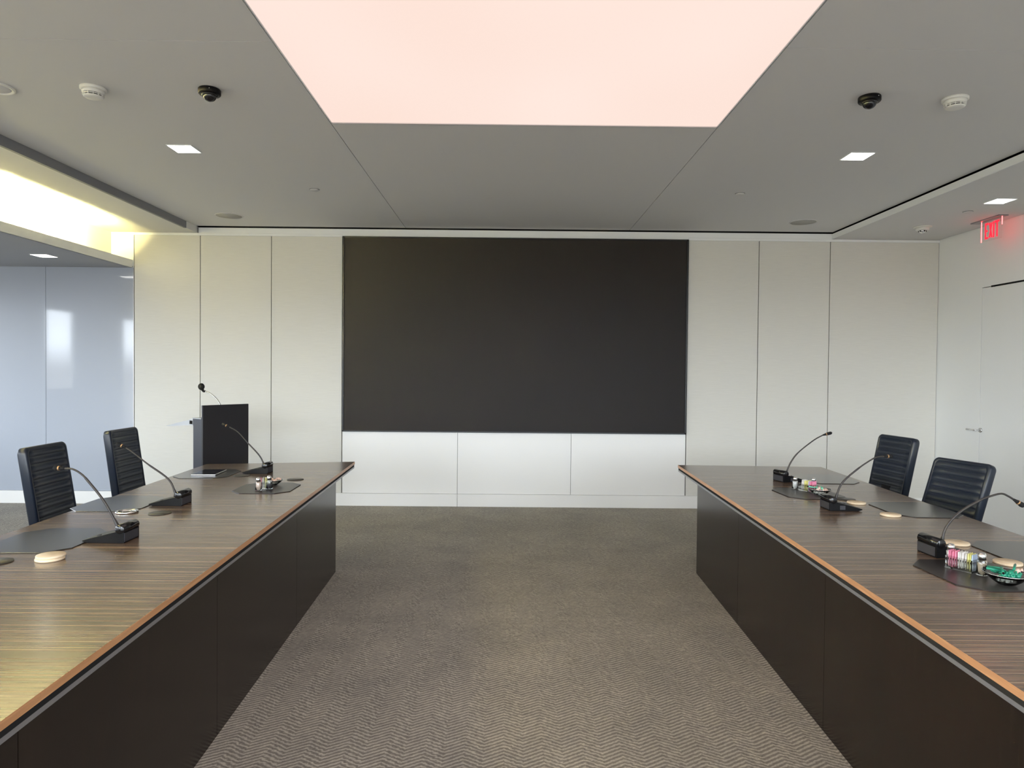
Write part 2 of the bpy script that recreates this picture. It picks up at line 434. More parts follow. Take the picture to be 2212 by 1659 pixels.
def downlight():
    t = empty('downlight', (0, 0, 0)); a = 0.082
    MB().box(-a, a, -a, a, -0.001, 0.0015).build('lens', 'downlight', t)
    w = MB(); e = 0.005
    for q in ((-a - e, -a, -a - e, a + e), (a, a + e, -a - e, a + e), (-a, a, a, a + e), (-a, a, -a - e, -a)):
        w.box(q[0], q[1], q[2], q[3], -0.004, 0.001)
    w.build('trim_ring', 'white_paint', t)
    return t
dl = downlight()
for k, (x, y, z, lab) in enumerate(((-2.324, 4.986, Z_C, 'square white downlight on the main ceiling, left of the large light panel'),
                                    (2.484, 4.988, Z_C, 'square white downlight on the main ceiling, right of the large light panel'),
                                    (4.179, 5.93, Z_F, 'square white downlight on the right ceiling strip above the exit sign'),
                                    (-4.604, 6.912, Z_S, 'square white downlight under the low left soffit'))):
    o = dl if k == 0 else copy_tree(dl)
    o.location = (x, y, z - 0.0012); tag(o, lab, 'downlight', 'square ceiling downlights')

def smoke():
    t = empty('smoke_detector', (0, 0, 0))
    MB().lathe([(0, 0), (0.068, 0), (0.068, -0.012), (0.062, -0.016), (0, -0.016)], 40).build('base', 'detector', t)
    MB().lathe([(0, -0.016), (0.058, -0.016), (0.056, -0.034), (0, -0.034)], 40).build('body', 'detector', t)
    b = MB().use('dark_gap').lathe([(0, -0.034), (0.046, -0.034), (0.046, -0.047), (0, -0.047)], 40)
    b.use('detector')
    b.lathe([(0.053, -0.0385), (0.0535, -0.0385), (0.0535, -0.0415), (0.046, -0.0415)], 40)
    for k in range(12):
        T = Matrix.Rotation(2 * PI * k / 12, 4, 'Z')
        b.box(0.044, 0.054, -0.0018, 0.0018, -0.047, -0.034, T)
    b.build('vent_slots', None, t)
    MB().lathe([(0, -0.047), (0.051, -0.047), (0.050, -0.051), (0.044, -0.055), (0.025, -0.057), (0, -0.0575)], 40).build('cap', 'detector', t)
    return t
sm = smoke()
for k, (x, y, lab) in enumerate(((-2.34, 3.93, 'round white smoke detector on the ceiling at upper left'),
                                 (2.51, 3.94, 'round white smoke detector on the ceiling at upper right'))):
    o = sm if k == 0 else copy_tree(sm)
    o.location = (x, y, Z_C); tag(o, lab, 'smoke detector', 'ceiling smoke detectors')

def dome():
    t = empty('security_camera', (0, 0, 0))
    MB().lathe([(0, 0), (0.057, 0), (0.060, -0.004), (0.060, -0.026), (0.056, -0.031), (0, -0.031)], 40).build('housing', 'black', t)
    MB().lathe([(0, -0.030), (0.044, -0.030), (0.043, -0.036), (0.038, -0.040)], 40).build('collar', 'gloss_black', t)
    MB().lathe([(0.037 * math.cos(a), -0.036 - 0.033 * math.sin(a)) for a in [i * PI / 16 for i in range(9)]], 40).build('dome', 'dome_glass', t)
    MB().lathe([(0, 0), (0.002, 0), (0.002, 0.001), (0, 0.001)], 12, Matrix.Translation((0.022, -0.056, -0.014)) @ Matrix.Rotation(PI / 2, 4, 'X') ).build('status_light', 'salt', t)
    return t
dm = dome()
for k, (x, y, lab) in enumerate(((-1.69, 3.93, 'small black dome security camera on the ceiling, left of the light panel'),
                                 (2.02, 3.93, 'small black dome security camera on the ceiling, right of the light panel'))):
    o = dm if k == 0 else copy_tree(dm)
    o.location = (x, y, Z_C); tag(o, lab, 'security camera', 'black dome cameras')

def speaker():
    t = empty('ceiling_speaker', (0, 0, 0))
    MB().lathe([(0.125, 0), (0.138, 0), (0.136, -0.004), (0.128, -0.005), (0.125, -0.004)], 48).build('rim', 'ceiling_paint', t)
    MB().lathe([(0, -0.003), (0.126, -0.003), (0.126, -0.0005), (0, -0.0005)], 48).build('grille', 'speaker_mesh', t)
    return t
sp = speaker()
for k, (x, y, lab) in enumerate(((-2.87, 7.14, 'flush round grey ceiling speaker near the back wall at left'),
                                 (3.02, 7.16, 'flush round grey ceiling speaker near the back wall at right'))):
    o = sp if k == 0 else copy_tree(sp)
    o.location = (x, y, Z_C); tag(o, lab, 'speaker', 'flush round ceiling speakers')

t = empty('ceiling_vent', (-2.895, 3.93, Z_C))
tag(t, 'round white ceiling ring with an inset centre, cut by the left picture edge', 'ceiling vent')
MB().lathe([(0.082, 0), (0.103, 0), (0.102, -0.007), (0.096, -0.010), (0.086, -0.009), (0.082, -0.002)], 56).build('rim', 'detector', t)
MB().lathe([(0, -0.001), (0.078, -0.001), (0.080, -0.004), (0.076, -0.006), (0, -0.007)], 56).build('centre_disc', 'ceiling_paint', t)

sk = MB().use('ceiling_paint').lathe([(0, -0.0015), (0.037, -0.0015), (0.040, -0.003), (0.038, -0.006), (0, -0.0065)], 40)
sk.use('dark_gap').lathe([(0, -0.0005), (0.042, -0.0005), (0.042, -0.0015), (0, -0.0015)], 40)
sk = sk.build('sprinkler_cover')
for k, (x, y, z, lab) in enumerate(((-1.70, 6.07, Z_C, 'tiny round sprinkler cover plate on the ceiling left of centre'),
                                    (2.0, 6.06, Z_C, 'tiny round sprinkler cover plate on the ceiling right of centre'),
                                    (4.17, 6.33, Z_F, 'tiny round sprinkler cover plate on the right strip beside the exit sign'))):
    o = sk if k == 0 else copy_tree(sk)
    o.location = (x, y, z); tag(o, lab, 'sprinkler cover', 'concealed sprinkler covers')

t = empty('strobe_alarm', (4.15, 6.99, Z_F))
tag(t, 'small round alarm with a chrome lens under the right ceiling strip', 'alarm')
MB().lathe([(0, 0), (0.085, 0), (0.085, -0.006), (0.078, -0.011), (0, -0.011)], 40).build('base_plate', 'detector', t)
MB().lathe([(0, -0.011), (0.062, -0.011), (0.060, -0.034), (0.052, -0.040), (0, -0.040)], 40).build('body', 'detector', t)
w = MB().use('chrome').lathe([(0, -0.040), (0.034, -0.040), (0.032, -0.050), (0.020, -0.062), (0, -0.065)], 24)
w.use('dark_gap')
for k in range(6):
    w.box(0.030, 0.037, -0.005, 0.005, -0.052, -0.040, Matrix.Rotation(2 * PI * (k + 0.5) / 6, 4, 'Z'))
w.build('lens', None, t)

# exit sign: clear plate edge-lit in red, hung from a ceiling canopy
t = empty('exit_sign', (4.565, 6.62, Z_F))
tag(t, 'red illuminated EXIT sign on a clear plate hanging from the right ceiling strip', 'exit sign')
MB().box(-0.045, 0.045, -0.20, 0.20, -0.010, 0).build('canopy', 'trim_metal', t, bevel=0.002)
MB().box(-0.003, 0.003, -0.175, 0.100, -0.205, -0.010).build('clear_plate', 'acrylic', t)
MB().box(-0.0035, 0.0035, 0.100, 0.105, -0.205, -0.010).build('glowing_edge', 'exit_edge', t)
MB().box(-0.0035, 0.0035, -0.180, -0.175, -0.085, -0.010).build('glowing_edge', 'exit_edge', t)
w = MB(); _n = [0]   # bold letters, read from the room (towards -X): left of the word is +Y
Y0L, Z0L, HL, WL, TH = 0.048, -0.186, 0.152, 0.195, 0.0185
def lbar(u0, v0, u1, v1, th=TH):
    _n[0] += 1; dx = 0.0008 + 0.00012 * _n[0]
    L = math.hypot(u1 - u0, v1 - v0); ang = math.atan2(v1 - v0, u1 - u0)
    T = Matrix.Translation((-0.0040, Y0L - (u0 + u1) / 2, Z0L + (v0 + v1) / 2)) @ Matrix.Rotation(-ang, 4, 'X')
    w.box(-dx, 0.0005, -L / 2, L / 2, -th / 2, th / 2, T)
q_ = TH / 2
lbar(q_, 0, q_, HL); lbar(0, q_, 0.046, q_); lbar(0, HL / 2, 0.040, HL / 2, 0.016); lbar(0, HL - q_, 0.046, HL - q_)
lbar(0.064, 0.006, 0.096, HL - 0.006); lbar(0.064, HL - 0.006, 0.096, 0.006)
lbar(0.121, 0, 0.121, HL)
lbar(0.166, 0, 0.166, HL); lbar(0.138, HL - q_, 0.194, HL - q_)
w.build('lettering', 'exit_red', t)

# ================================================================== SCREEN
t = empty('video_screen', ((-1.838 + 1.975) / 2, Y_B - 0.021, 0.823))
tag(t, 'huge switched-off black video screen set into the back wall', 'screen')
sw, sh = (1.969 + 1.832) / 2, 2.148
MB().box(-sw + 0.016, sw - 0.016, 0.004, 0.020, 0.014, sh - 0.014).build('display_panel', 'screen', t)
w = MB()
for q in ((-sw, -sw + 0.016, 0, sh), (sw - 0.016, sw, 0, sh), (-sw, sw, 0, 0.014), (-sw, sw, sh - 0.014, sh)):
    w.box(q[0], q[1], -0.006, 0.020, q[2], q[3])
w.build('bezel', 'screen_black', t)

# ================================================================== TABLES
def lerp(a, b, t): return a + (b - a) * t
def table(name, label, fi, ni, fo, no, ysplits, pf, pn, psplits, side):
    """fi/fo: far inner/outer corner, ni/no: near ones; pf/pn: panel line far/near; side +1 when the room centre is at +X"""
    t = empty(name, (0, 0, 0)); tag(t, label, 'table', 'long conference tables')
    ZT = 0.74
    def inner(y): return lerp(fi[0], ni[0], (y - fi[1]) / (ni[1] - fi[1]))
    def outer(y): return lerp(fo[0], no[0], (y - fo[1]) / (no[1] - fo[1]))
    cuts = [None] + ysplits + [None]
    def outline(y_hi, y_lo, inset=0.0):
        s = side * inset
        top = [(fi[0] - s, fi[1] - inset), (fo[0] + s, fo[1] - inset)] if y_hi is None else [(inner(y_hi) - s, y_hi), (outer(y_hi) + s, y_hi)]
        bot = [(no[0] + s, no[1] + inset), (ni[0] - s, ni[1] + inset)] if y_lo is None else [(outer(y_lo) + s, y_lo), (inner(y_lo) - s, y_lo)]
        return top + bot
    for k in range(len(cuts) - 1):
        hi = cuts[k] - 0.001 if cuts[k] is not None else None
        lo = cuts[k + 1]
        o = outline(hi, lo)
        bm = MB().use('wood_top'); bm.prism(o, ZT - 0.022, ZT)
        ob = bm.build('tabletop', None, t)
        ob.data.materials.append(M['wood_edge'])
        for p in ob.data.polygons:
            if abs(p.normal.z) < 0.5: p.material_index = 1
    MB().prism(outline(None, None, 0.004), ZT - 0.040, ZT - 0.022).build('shadow_gap', 'black_matte', t)
    # metal trim below the gap on the room side and the far end
    w = MB()
    w.prism([(fi[0] - side * 0.003, fi[1] - 0.003), (ni[0] - side * 0.003, ni[1]), (ni[0] - side * 0.030, ni[1]), (fi[0] - side * 0.030, fi[1] - 0.030)], ZT - 0.053, ZT - 0.040)
    w.prism([(fi[0] - side * 0.030, fi[1] - 0.008), (fo[0] + side * 0.008, fo[1] - 0.008), (fo[0] + side * 0.008, fo[1] - 0.030), (fi[0] - side * 0.030, fi[1] - 0.030)], ZT - 0.053, ZT - 0.040)
    w.build('metal_trim', 'trim_metal', t)
    ys = [pf[1]] + psplits + [pn[1]]
    def pl(y): return lerp(pf[0], pn[0], (y - pf[1]) / (pn[1] - pf[1]))
    for a, b in zip(ys, ys[1:]):
        a2 = a - 0.0012; b2 = b + 0.0012
        MB().prism([(pl(a2), a2), (pl(a2) - side * 0.03, a2), (pl(b2) - side * 0.03, b2), (pl(b2), b2)], 0, ZT - 0.053).build('front_panel', 'wood_panel', t)
    e = pf
    MB().box(min(e[0] - side * 0.032, e[0] - side * 0.62), max(e[0] - side * 0.032, e[0] - side * 0.62), e[1] - 0.035, e[1] - 0.004, 0, ZT - 0.04).build('end_panel', 'wood_panel', t)
    for yy in (3.4, 1.3, -0.8):
        x = pl(yy) - side * 0.032
        MB().box(min(x, x - side * 0.5), max(x, x - side * 0.5), yy, yy + 0.04, 0, ZT - 0.04).build('support_panel', 'wood_panel', t)
    return t
YN = -1.6
table('conference_table', 'long dark wood conference table on the left with three microphones and a tablet',
      (-1.271, 5.767), (-1.271 + 0.0440 * (5.767 - YN), YN), (-2.404, 5.545), (-2.404 + 0.0492 * (5.545 - YN), YN), [1.62, -0.9],
      (-1.273, 5.147), (-1.273 + 0.040 * (5.147 - YN), YN + 0.1), [4.05, 2.82, 1.6, 0.4], 1)
table('conference_table', 'long dark wood conference table on the right with an orange-lit front edge',
      (1.410, 5.731), (1.410 - 0.0397 * (5.731 - YN), YN), (2.577, 5.688), (2.577 - 0.0490 * (5.688 - YN), YN), [3.11, 0.5],
      (1.424, 5.183), (1.424 - 0.037 * (5.183 - YN), YN + 0.1), [4.13, 2.893, 1.65, 0.42], -1)
ZT = 0.74

# ================================================================== CHAIRS
def chair():
    t = empty('office_chair', (0, 0, 0))       # faces +x, origin on the floor under the rear of the seat
    # back cushion, built upright from the pivot, leaned back by its own rotation
    back = MB()
    W, L, T, r = 0.212, 0.565, 0.060, 0.035
    prof = []
    for cx_, cy_, a0 in ((W - r, L - r, 0), (-W + r, L - r, PI / 2)):
        for k in range(7):
            a = a0 + k * PI / 12
            prof.append((cx_ + r * math.cos(a), cy_ + r * math.sin(a)))
    prof += [(-W, 0.0), (W, 0.0)]
    nlay = [(-T, 0.012), (-T + 0.008, 0.003), (-T + 0.016, 0.0), (-0.010, 0.0), (-0.003, 0.004), (0.0, 0.012), (0.0, 0.022), (-0.022, 0.030)]
    rings = []
    for x, ins in nlay:
        ring = []
        for (y, z) in prof:
            sy = (W - ins) / W; sz = (L - ins) / L
            curve = -0.012 * (1 - (y / W) ** 2)           # gently dished across
            ring.append(back.bm.verts.new((x + curve, y * sy, z * sz)))
        rings.append(ring)
    n = len(prof)
    for A, B in zip(rings, rings[1:]):
        for k in range(n):
            f = back.bm.faces.new((A[k], A[(k + 1) % n], B[(k + 1) % n], B[k])); f.smooth = True
    back.bm.faces.new(rings[0]); back.bm.faces.new(rings[-1][::-1])
    bo = back.build('backrest', 'leather', t, loc=(0, 0, 0.46), rot=(0, -R(10), 0))
    # quilted front
    q = MB(); ny, nz = 14, 220; w0, z0, z1 = W - 0.020, 0.02, L - 0.016
    grid = []
    for j in range(nz + 1):
        row = []
        z = z0 + (z1 - z0) * j / nz
        ph = ((z1 - z) / 0.047) % 1.0
        gr = abs(math.sin(PI * ph)) ** 0.55
        for i_ in range(ny + 1):
            y = -w0 + 2 * w0 * i_ / ny
            e = min(1.0, (w0 - abs(y)) / 0.012 + 0.15) * min(1.0, (z1 - z) / 0.008 + 0.1)
            row.append(q.bm.verts.new((-0.003 - 0.012 * (1 - (y / W) ** 2) + 0.009 * gr * e, y, z)))
        grid.append(row)
    for j in range(nz):
        for i_ in range(ny):
            f = q.bm.faces.new((grid[j][i_], grid[j][i_ + 1], grid[j + 1][i_ + 1], grid[j + 1][i_])); f.smooth = True
    # close the sides of the quilt down to the shell
    q.build('quilted_cover', 'leather', bo)
    # seat
    s = MB().box(-0.03, 0.43, -0.235, 0.235, 0.385, 0.455)
    s.build('seat', 'leather', t, bevel=0.03, bseg=4)
    MB().box(-0.02, 0.05, -0.05, 0.05, 0.36, 0.39).box(-0.06, -0.035, -0.05, 0.05, 0.37, 0.62).build('back_bracket', 'black', t)
    MB().lathe([(0, 0.09), (0.030, 0.09), (0.030, 0.24), (0.018, 0.24), (0.018, 0.385), (0, 0.385)], 20, Matrix.Translation((0.2, 0, 0))).build('column', 'chrome', t)
    for k in range(5):
        a = 2 * PI * k / 5 + 0.3
        d = Vector((math.cos(a), math.sin(a), 0))
        p0 = Vector((0.2, 0, 0.10)); p1 = Vector((0.2, 0, 0.075)) + d * 0.29
        MB().tube([p0, p0.lerp(p1, 0.5), p1], [0.024, 0.019, 0.013]).build('base_arm', 'chrome', t)
        T_ = Matrix.Translation(Vector((p1.x, p1.y, 0.03))) @ Matrix.Rotation(a + PI / 2, 4, 'Z') @ Matrix.Rotation(PI / 2, 4, 'Y')
        MB().lathe([(0, -0.02), (0.026, -0.02), (0.030, -0.014), (0.030, 0.014), (0.026, 0.02), (0, 0.02)], 20, T_).build('caster', 'black', t)
    return t
proto = chair()
CH = [  # top-centre of the front of the back, facing angle, lean, drop
    ((-2.890, 4.36), 3, 9.0, 1.020, 'dark leather swivel chair behind the left table, the nearer one'),
    ((-3.060, 5.545), 1, 8.0, 1.020, 'dark leather swivel chair behind the left table, the one nearer the lectern'),
    ((3.078, 5.485), 187, 12.0, 1.020, 'dark leather swivel chair behind the right table, the upright one farther away'),
    ((2.945, 4.480), 194.7, 19.0, 0.955, 'dark leather swivel chair behind the right table, the one leaning far back'),
]
for k, ((x, y), ang, lean, zt, lab) in enumerate(CH):
    o = proto if k == 0 else copy_tree(proto)
    off = 0.565 * math.sin(R(lean)); a = R(ang)
    drop = 0.46 + 0.565 * math.cos(R(lean)) - zt
    o.location = (x + off * math.cos(a), y + off * math.sin(a), 0)
    o.rotation_euler = (0, 0, a); tag(o, lab, 'chair', 'leather swivel chairs')
    for c_ in kids(o):
        if c_.name.startswith('backrest'):
            c_.rotation_euler = (0, -R(lean), 0); c_.location.z = 0.46 - drop
        elif c_.name.startswith(('seat', 'back_bracket', 'armrest')):
            c_.location.z = -drop
# ================================================================== LECTERN
t = empty('lectern', (-2.81, 6.40, 0), R(55))   # local x along the front panel, local y towards the speaker
tag(t, 'black lectern with a tilted reading shelf and gooseneck microphone by the back wall', 'lectern')
MB().box(0, 0.478, 0, 0.022, 0.0, 1.163).build('front_panel', 'lectern_dark', t, bevel=0.002)
MB().box(0.004, 0.474, 0.022, 0.165, 0.0, 1.035).build('pedestal', 'lectern_grey', t, bevel=0.002)
w = MB()   # wedge-shaped reading shelf
pts = [(0.022, 1.035), (0.165, 1.035), (0.62, 0.948), (0.62, 0.938), (0.165, 0.972)]
def shelf(x0, x1, P):
    a = [w.bm.verts.new((x0, y, z)) for y, z in P]; b = [w.bm.verts.new((x1, y, z)) for y, z in P]
    w.bm.faces.new(a); w.bm.faces.new(b[::-1])
    for i_ in range(len(P)):
        w.bm.faces.new((a[i_], b[i_], b[(i_ + 1) % len(P)], a[(i_ + 1) % len(P)]))
shelf(0.0, 0.478, [(0.165, 1.033), (0.62, 0.946), (0.62, 0.940), (0.165, 0.972)])
w.build('reading_shelf', 'silver_paint', t)
MB().box(-0.004, 0.482, 0.022, 0.170, 1.035, 1.043).build('shelf_top', 'silver_paint', t, bevel=0.001)
MB().box(-0.003, 0.0, 0.172, 0.215, 0.982, 1.015).build('cable_port', 'dark_gap', t)
MB().box(0.05, 0.43, 0.06, 0.40, 0.0, 0.02).build('foot_plate', 'lectern_grey', t)
gm = MB()
gp = smooth_path([(0.235, 0.06, 1.043), (0.235, 0.075, 1.13), (0.22, 0.125, 1.21), (0.20, 0.20, 1.262), (0.185, 0.262, 1.283)])
gm.tube(gp, 0.0075); go = gm.build('gooseneck', 'chrome', t)
hd = MB(); hd.tube([gp[-1], Vector((0.182, 0.285, 1.283)), Vector((0.178, 0.300, 1.300))], [0.009, 0.011, 0.014])
hc = Vector((0.170, 0.305, 1.328))
hd.lathe([(0.030 * math.sin(a), -0.034 * math.cos(a)) for a in [i * PI / 12 for i in range(13)]], 20, Matrix.Translation(hc))
hd.build('microphone_head', 'black_matte', go)

# ================================================================== DISCUSSION MICROPHONES
def mic_base(t):
    w = MB(); hw = 0.062    # local x: towards the speaker, y: across
    P = [(0.0, 0.0), (0.0, 0.048), (0.034, 0.050), (0.172, 0.014), (0.182, 0.011), (0.182, 0.007), (0.160, 0.0)]
    a = [w.bm.verts.new((x, -hw, z)) for x, z in P]; b = [w.bm.verts.new((x, hw, z)) for x, z in P]
    w.bm.faces.new(a); w.bm.faces.new(b[::-1])
    for i_ in range(len(P)):
        w.bm.faces.new((a[i_], b[i_], b[(i_ + 1) % len(P)], a[(i_ + 1) % len(P)]))
    w.build('base', 'black', t, bevel=0.0015)
    T = Matrix.Translation((0.019, 0, 0.060)) @ Matrix.Rotation(PI / 2, 4, 'X')
    MB().lathe([(0, -0.064), (0.017, -0.064), (0.021, -0.061), (0.021, 0.061), (0.017, 0.064), (0, 0.064)], 28, T).build('speaker_bar', 'gloss_black', t)
    MB().box(-0.0015, 0.001, -0.052, 0.060, 0.006, 0.044).build('rear_cover', 'grille_grey', t)
    MB().lathe([(0, 0), (0.010, 0), (0.009, 0.0025), (0, 0.003)], 16, Matrix.Translation((0.125, 0.03, 0.0265)) @ Matrix.Rotation(R(14.6), 4, 'Y')).build('talk_button', 'grille_grey', t)
    MB().box(0.055, 0.085, -0.0635, -0.062, 0.008, 0.030).build('cable_socket', 'grille_grey', t)
MICS = [
 ('left', (-1.660, 3.068, 180, -0.5), [(-1.721, 0.800), (-1.781, 0.909), (-1.854, 1.002), (-1.885, 1.033), (-1.92, 1.052), (-1.955, 1.055)], (-2.005, 1.057),
  'black tabletop microphone on the left table nearest the camera'),
 ('left', (-1.800, 3.895, 180, 1), [(-1.862, 0.800), (-1.903, 0.88), (-2.016, 0.962), (-2.08, 1.012), (-2.139, 1.055)], (-2.193, 1.077),
  'middle one of three black microphones on the left table'),
 ('left', (-1.745, 5.10, 180, 0), [(-1.789, 0.800), (-1.826, 0.869), (-1.911, 0.961), (-1.982, 1.039), (-2.044, 1.075)], (-2.098, 1.099),
  'black tabletop microphone at the far end of the left table before the lectern'),
 ('right', (1.782, 2.925, 4, 0), [(1.845, 0.800), (1.863, 0.859), (1.917, 0.92), (1.998, 0.97), (2.052, 0.992), (2.095, 1.002), (2.123, 0.992), (2.145, 0.979)], (2.192, 0.949),
  'nearest black microphone on the right table, its neck drooping at the tip'),
 ('right', (1.798, 3.908, 0, 0), [(1.857, 0.800), (1.892, 0.887), (1.971, 0.961), (2.043, 1.013), (2.086, 1.036), (2.125, 1.041)], (2.177, 1.041),
  'black tabletop microphone on the right table beside two light wooden coasters'),
 ('right', (1.920, 4.90, 14, 0), [(1.975, 0.800), (2.004, 0.872), (2.058, 0.946), (2.166, 1.034), (2.230, 1.071)], (2.295, 1.089),
  'black tabletop microphone at the far end of the right table'),
]
first = None
for side, (bx, by, rz, _), path, tip, lab in MICS:
    a = R(rz)
    if first is None:
        t = empty('conference_microphone', (bx, by, ZT), a); mic_base(t); first = (t, kids(t))
    else:
        t = empty('conference_microphone', (bx, by, ZT), a)
        for c_ in first[1]:
            d = c_.copy(); COL.objects.link(d); d.parent = t
    tag(t, lab, 'microphone', 'gooseneck microphones on the tables')
    Ti = (Matrix.Translation((bx, by, ZT)) @ Matrix.Rotation(a, 4, 'Z')).inverted()
    y0 = by
    # the neck rises from the deck of the base
    sgn = -1 if side == 'left' else 1
    W3 = [Vector((x, y0, z)) for x, z in path]
    sp_ = smooth_path(W3, 6); end = Vector((tip[0], y0, tip[1]))
    loc_ = [Ti @ p for p in sp_]
    n = len(loc_)
    rads = [0.0075 if k < 2 else (0.0052 if k < n * 0.45 else 0.0042) for k in range(n)]
    g0 = Vector((loc_[0].x, loc_[0].y, 0.040))
    neck = MB().tube([g0] + loc_, [0.011] + rads, 10).build('gooseneck', 'gooseneck', t)
    d = (end - W3[-1]); L = d.length; d.normalize()
    p0 = loc_[-1]; dl_ = (Ti.to_3x3() @ d).normalized()
    hp = [(0.0, 0.0045), (0.012, 0.0065), (0.024, 0.0085), (0.030, 0.0090), (0.036, 0.0105), (L * 0.75, 0.0115), (L * 0.92, 0.0095), (L, 0.004)]
    hb = MB().tube([p0 + dl_ * s for s, _r in hp], [r_ for _s, r_ in hp], 14).build('microphone_head', 'black_matte', t)
    MB().tube([p0 + dl_ * 0.0225, p0 + dl_ * 0.0285], 0.0100, 14).build('light_ring', 'ring', hb)

# ================================================================== THINGS ON THE TABLES
def octagon(hx, hy, c1, c2):
    return [(-hx + c1, -hy), (hx - c1, -hy), (hx, -hy + c2), (hx, hy - c2), (hx - c1, hy), (-hx + c1, hy), (-hx, hy - c2), (-hx, -hy + c2)]
mt = MB().prism(octagon(0.187, 0.222, 0.075, 0.080), 0, 0.004).build('desk_pad', 'pad_leather', bevel=0.0012)
PADS = [((-2.020, 3.050), 2.5, 'black leather desk pad on the left table nearest the camera, cut by the picture edge'),
        ((-2.172, 3.885), 2.5, 'black leather desk pad on the left table touched by the ring coaster'),
        ((-2.165, 5.020), 2.5, 'black leather desk pad under the tablet on the left table'),
        ((2.255, 2.930), -2.0, 'black leather desk pad at the right picture edge behind the pink sugar packets'),
        ((2.300, 3.900), -2.0, 'black leather desk pad on the right table in front of the leaning chair'),
        ((2.300, 5.020), -2.0, 'black leather desk pad at the far end of the right table')]
for k, ((x, y), rz, lab) in enumerate(PADS):
    o = mt if k == 0 else copy_tree(mt)
    o.location = (x, y, ZT); o.rotation_euler = (0, 0, R(rz)); tag(o, lab, 'desk pad', 'leather desk pads')
mt2 = MB().prism(octagon(0.180, 0.207, 0.075, 0.080), 0, 0.004).build('serving_mat', 'mat_leather', bevel=0.0012)
for k, ((x, y), rz, lab) in enumerate((((1.806, 2.632), 2, 'black octagonal mat under the bowl of green candies, nearest on the right table'),
                                       ((1.913, 4.400), 2, 'black octagonal mat under the far condiments on the right table'),
                                       ((-1.538, 4.440), 2, 'black octagonal mat under the condiments on the left table'))):
    o = mt2 if k == 0 else copy_tree(mt2)
    o.location = (x, y, ZT); o.rotation_euler = (0, 0, R(rz)); tag(o, lab, 'mat', 'octagonal mats under condiments')

# wooden coasters
def wc(h): return MB().lathe([(0, 0), (0.047, 0), (0.0515, 0.0022), (0.0515, h - 0.0022), (0.0498, h), (0, h)], 48)
co = wc(0.0105).build('coaster', 'coaster')
for k, (x, y, z, rz, lab) in enumerate((
        (-1.806, 2.742, ZT, 10, 'light wooden coaster on the left table, lower of the stacked pair'),
        (-1.804, 2.744, ZT + 0.0108, 40, 'light wooden coaster on the left table, on top of the stacked pair'),
        (2.061, 4.077, ZT, 0, 'light wooden coaster beside the second microphone on the right table'),
        (2.074, 3.733, ZT, 70, 'light wooden coaster touching the desk pad before the leaning chair'),
        (2.030, 3.110, ZT, 30, 'light wooden coaster behind the nearest microphone on the right table'),
        (2.030, 2.790, ZT, 120, 'light wooden coaster behind the bowl of green candies'))):
    o = co if k == 0 else copy_tree(co)
    o.location = (x, y, z); o.rotation_euler = (0, 0, R(rz)); tag(o, lab, 'coaster', 'round light wooden coasters')
dk = MB().lathe([(0, 0), (0.055, 0), (0.056, 0.001), (0.056, 0.003), (0.055, 0.004), (0, 0.004)], 48).build('dark_coaster', 'green_black')
for k, (x, y, lab) in enumerate(((-1.822, 3.640, 'thin dark round coaster beside the chrome ring on the left table'),
                                 (-1.467, 4.797, 'thin dark round coaster alone near the far end of the left table'),
                                 (-1.895, 4.950, 'thin dark round coaster at the corner of the pad under the tablet'),
                                 (-1.985, 2.700, 'thin dark round coaster cut by the left picture edge'),
                                 (2.060, 4.205, 'thin dark round coaster half hidden behind a light wooden coaster'))):
    o = dk if k == 0 else copy_tree(dk)
    o.location = (x, y, ZT); tag(o, lab, 'coaster', 'thin dark round coasters')
rc = empty('ring_coaster', (-2.003, 3.655, ZT))
tag(rc, 'shiny chrome ring coaster at the edge of a desk pad on the left table', 'coaster')
MB().lathe([(0.040, 0.001), (0.054, 0.001), (0.056, 0.004), (0.055, 0.009), (0.050, 0.011), (0.044, 0.009), (0.040, 0.004), (0.040, 0.001)], 48).build('rim', 'chrome', rc)
MB().lathe([(0, 0.0), (0.041, 0.0), (0.041, 0.003), (0, 0.003)], 48).build('disc', 'grille_grey', rc)
MB().lathe([(0.018, 0.003), (0.026, 0.003), (0.025, 0.005), (0.019, 0.005), (0.018, 0.003)], 36).build('inner_ring', 'chrome', rc)

# tablet
tb = empty('tablet', (-2.163, 5.035, ZT + 0.0042), R(4))
tag(tb, 'flat tablet with a dark screen lying on a desk pad near the lectern', 'tablet')
MB().box(-0.085, 0.085, -0.125, 0.125, 0, 0.009).build('body', 'brushed_metal', tb, bevel=0.003)
MB().box(-0.079, 0.079, -0.119, 0.119, 0.009, 0.0098).build('screen', 'tablet', tb)

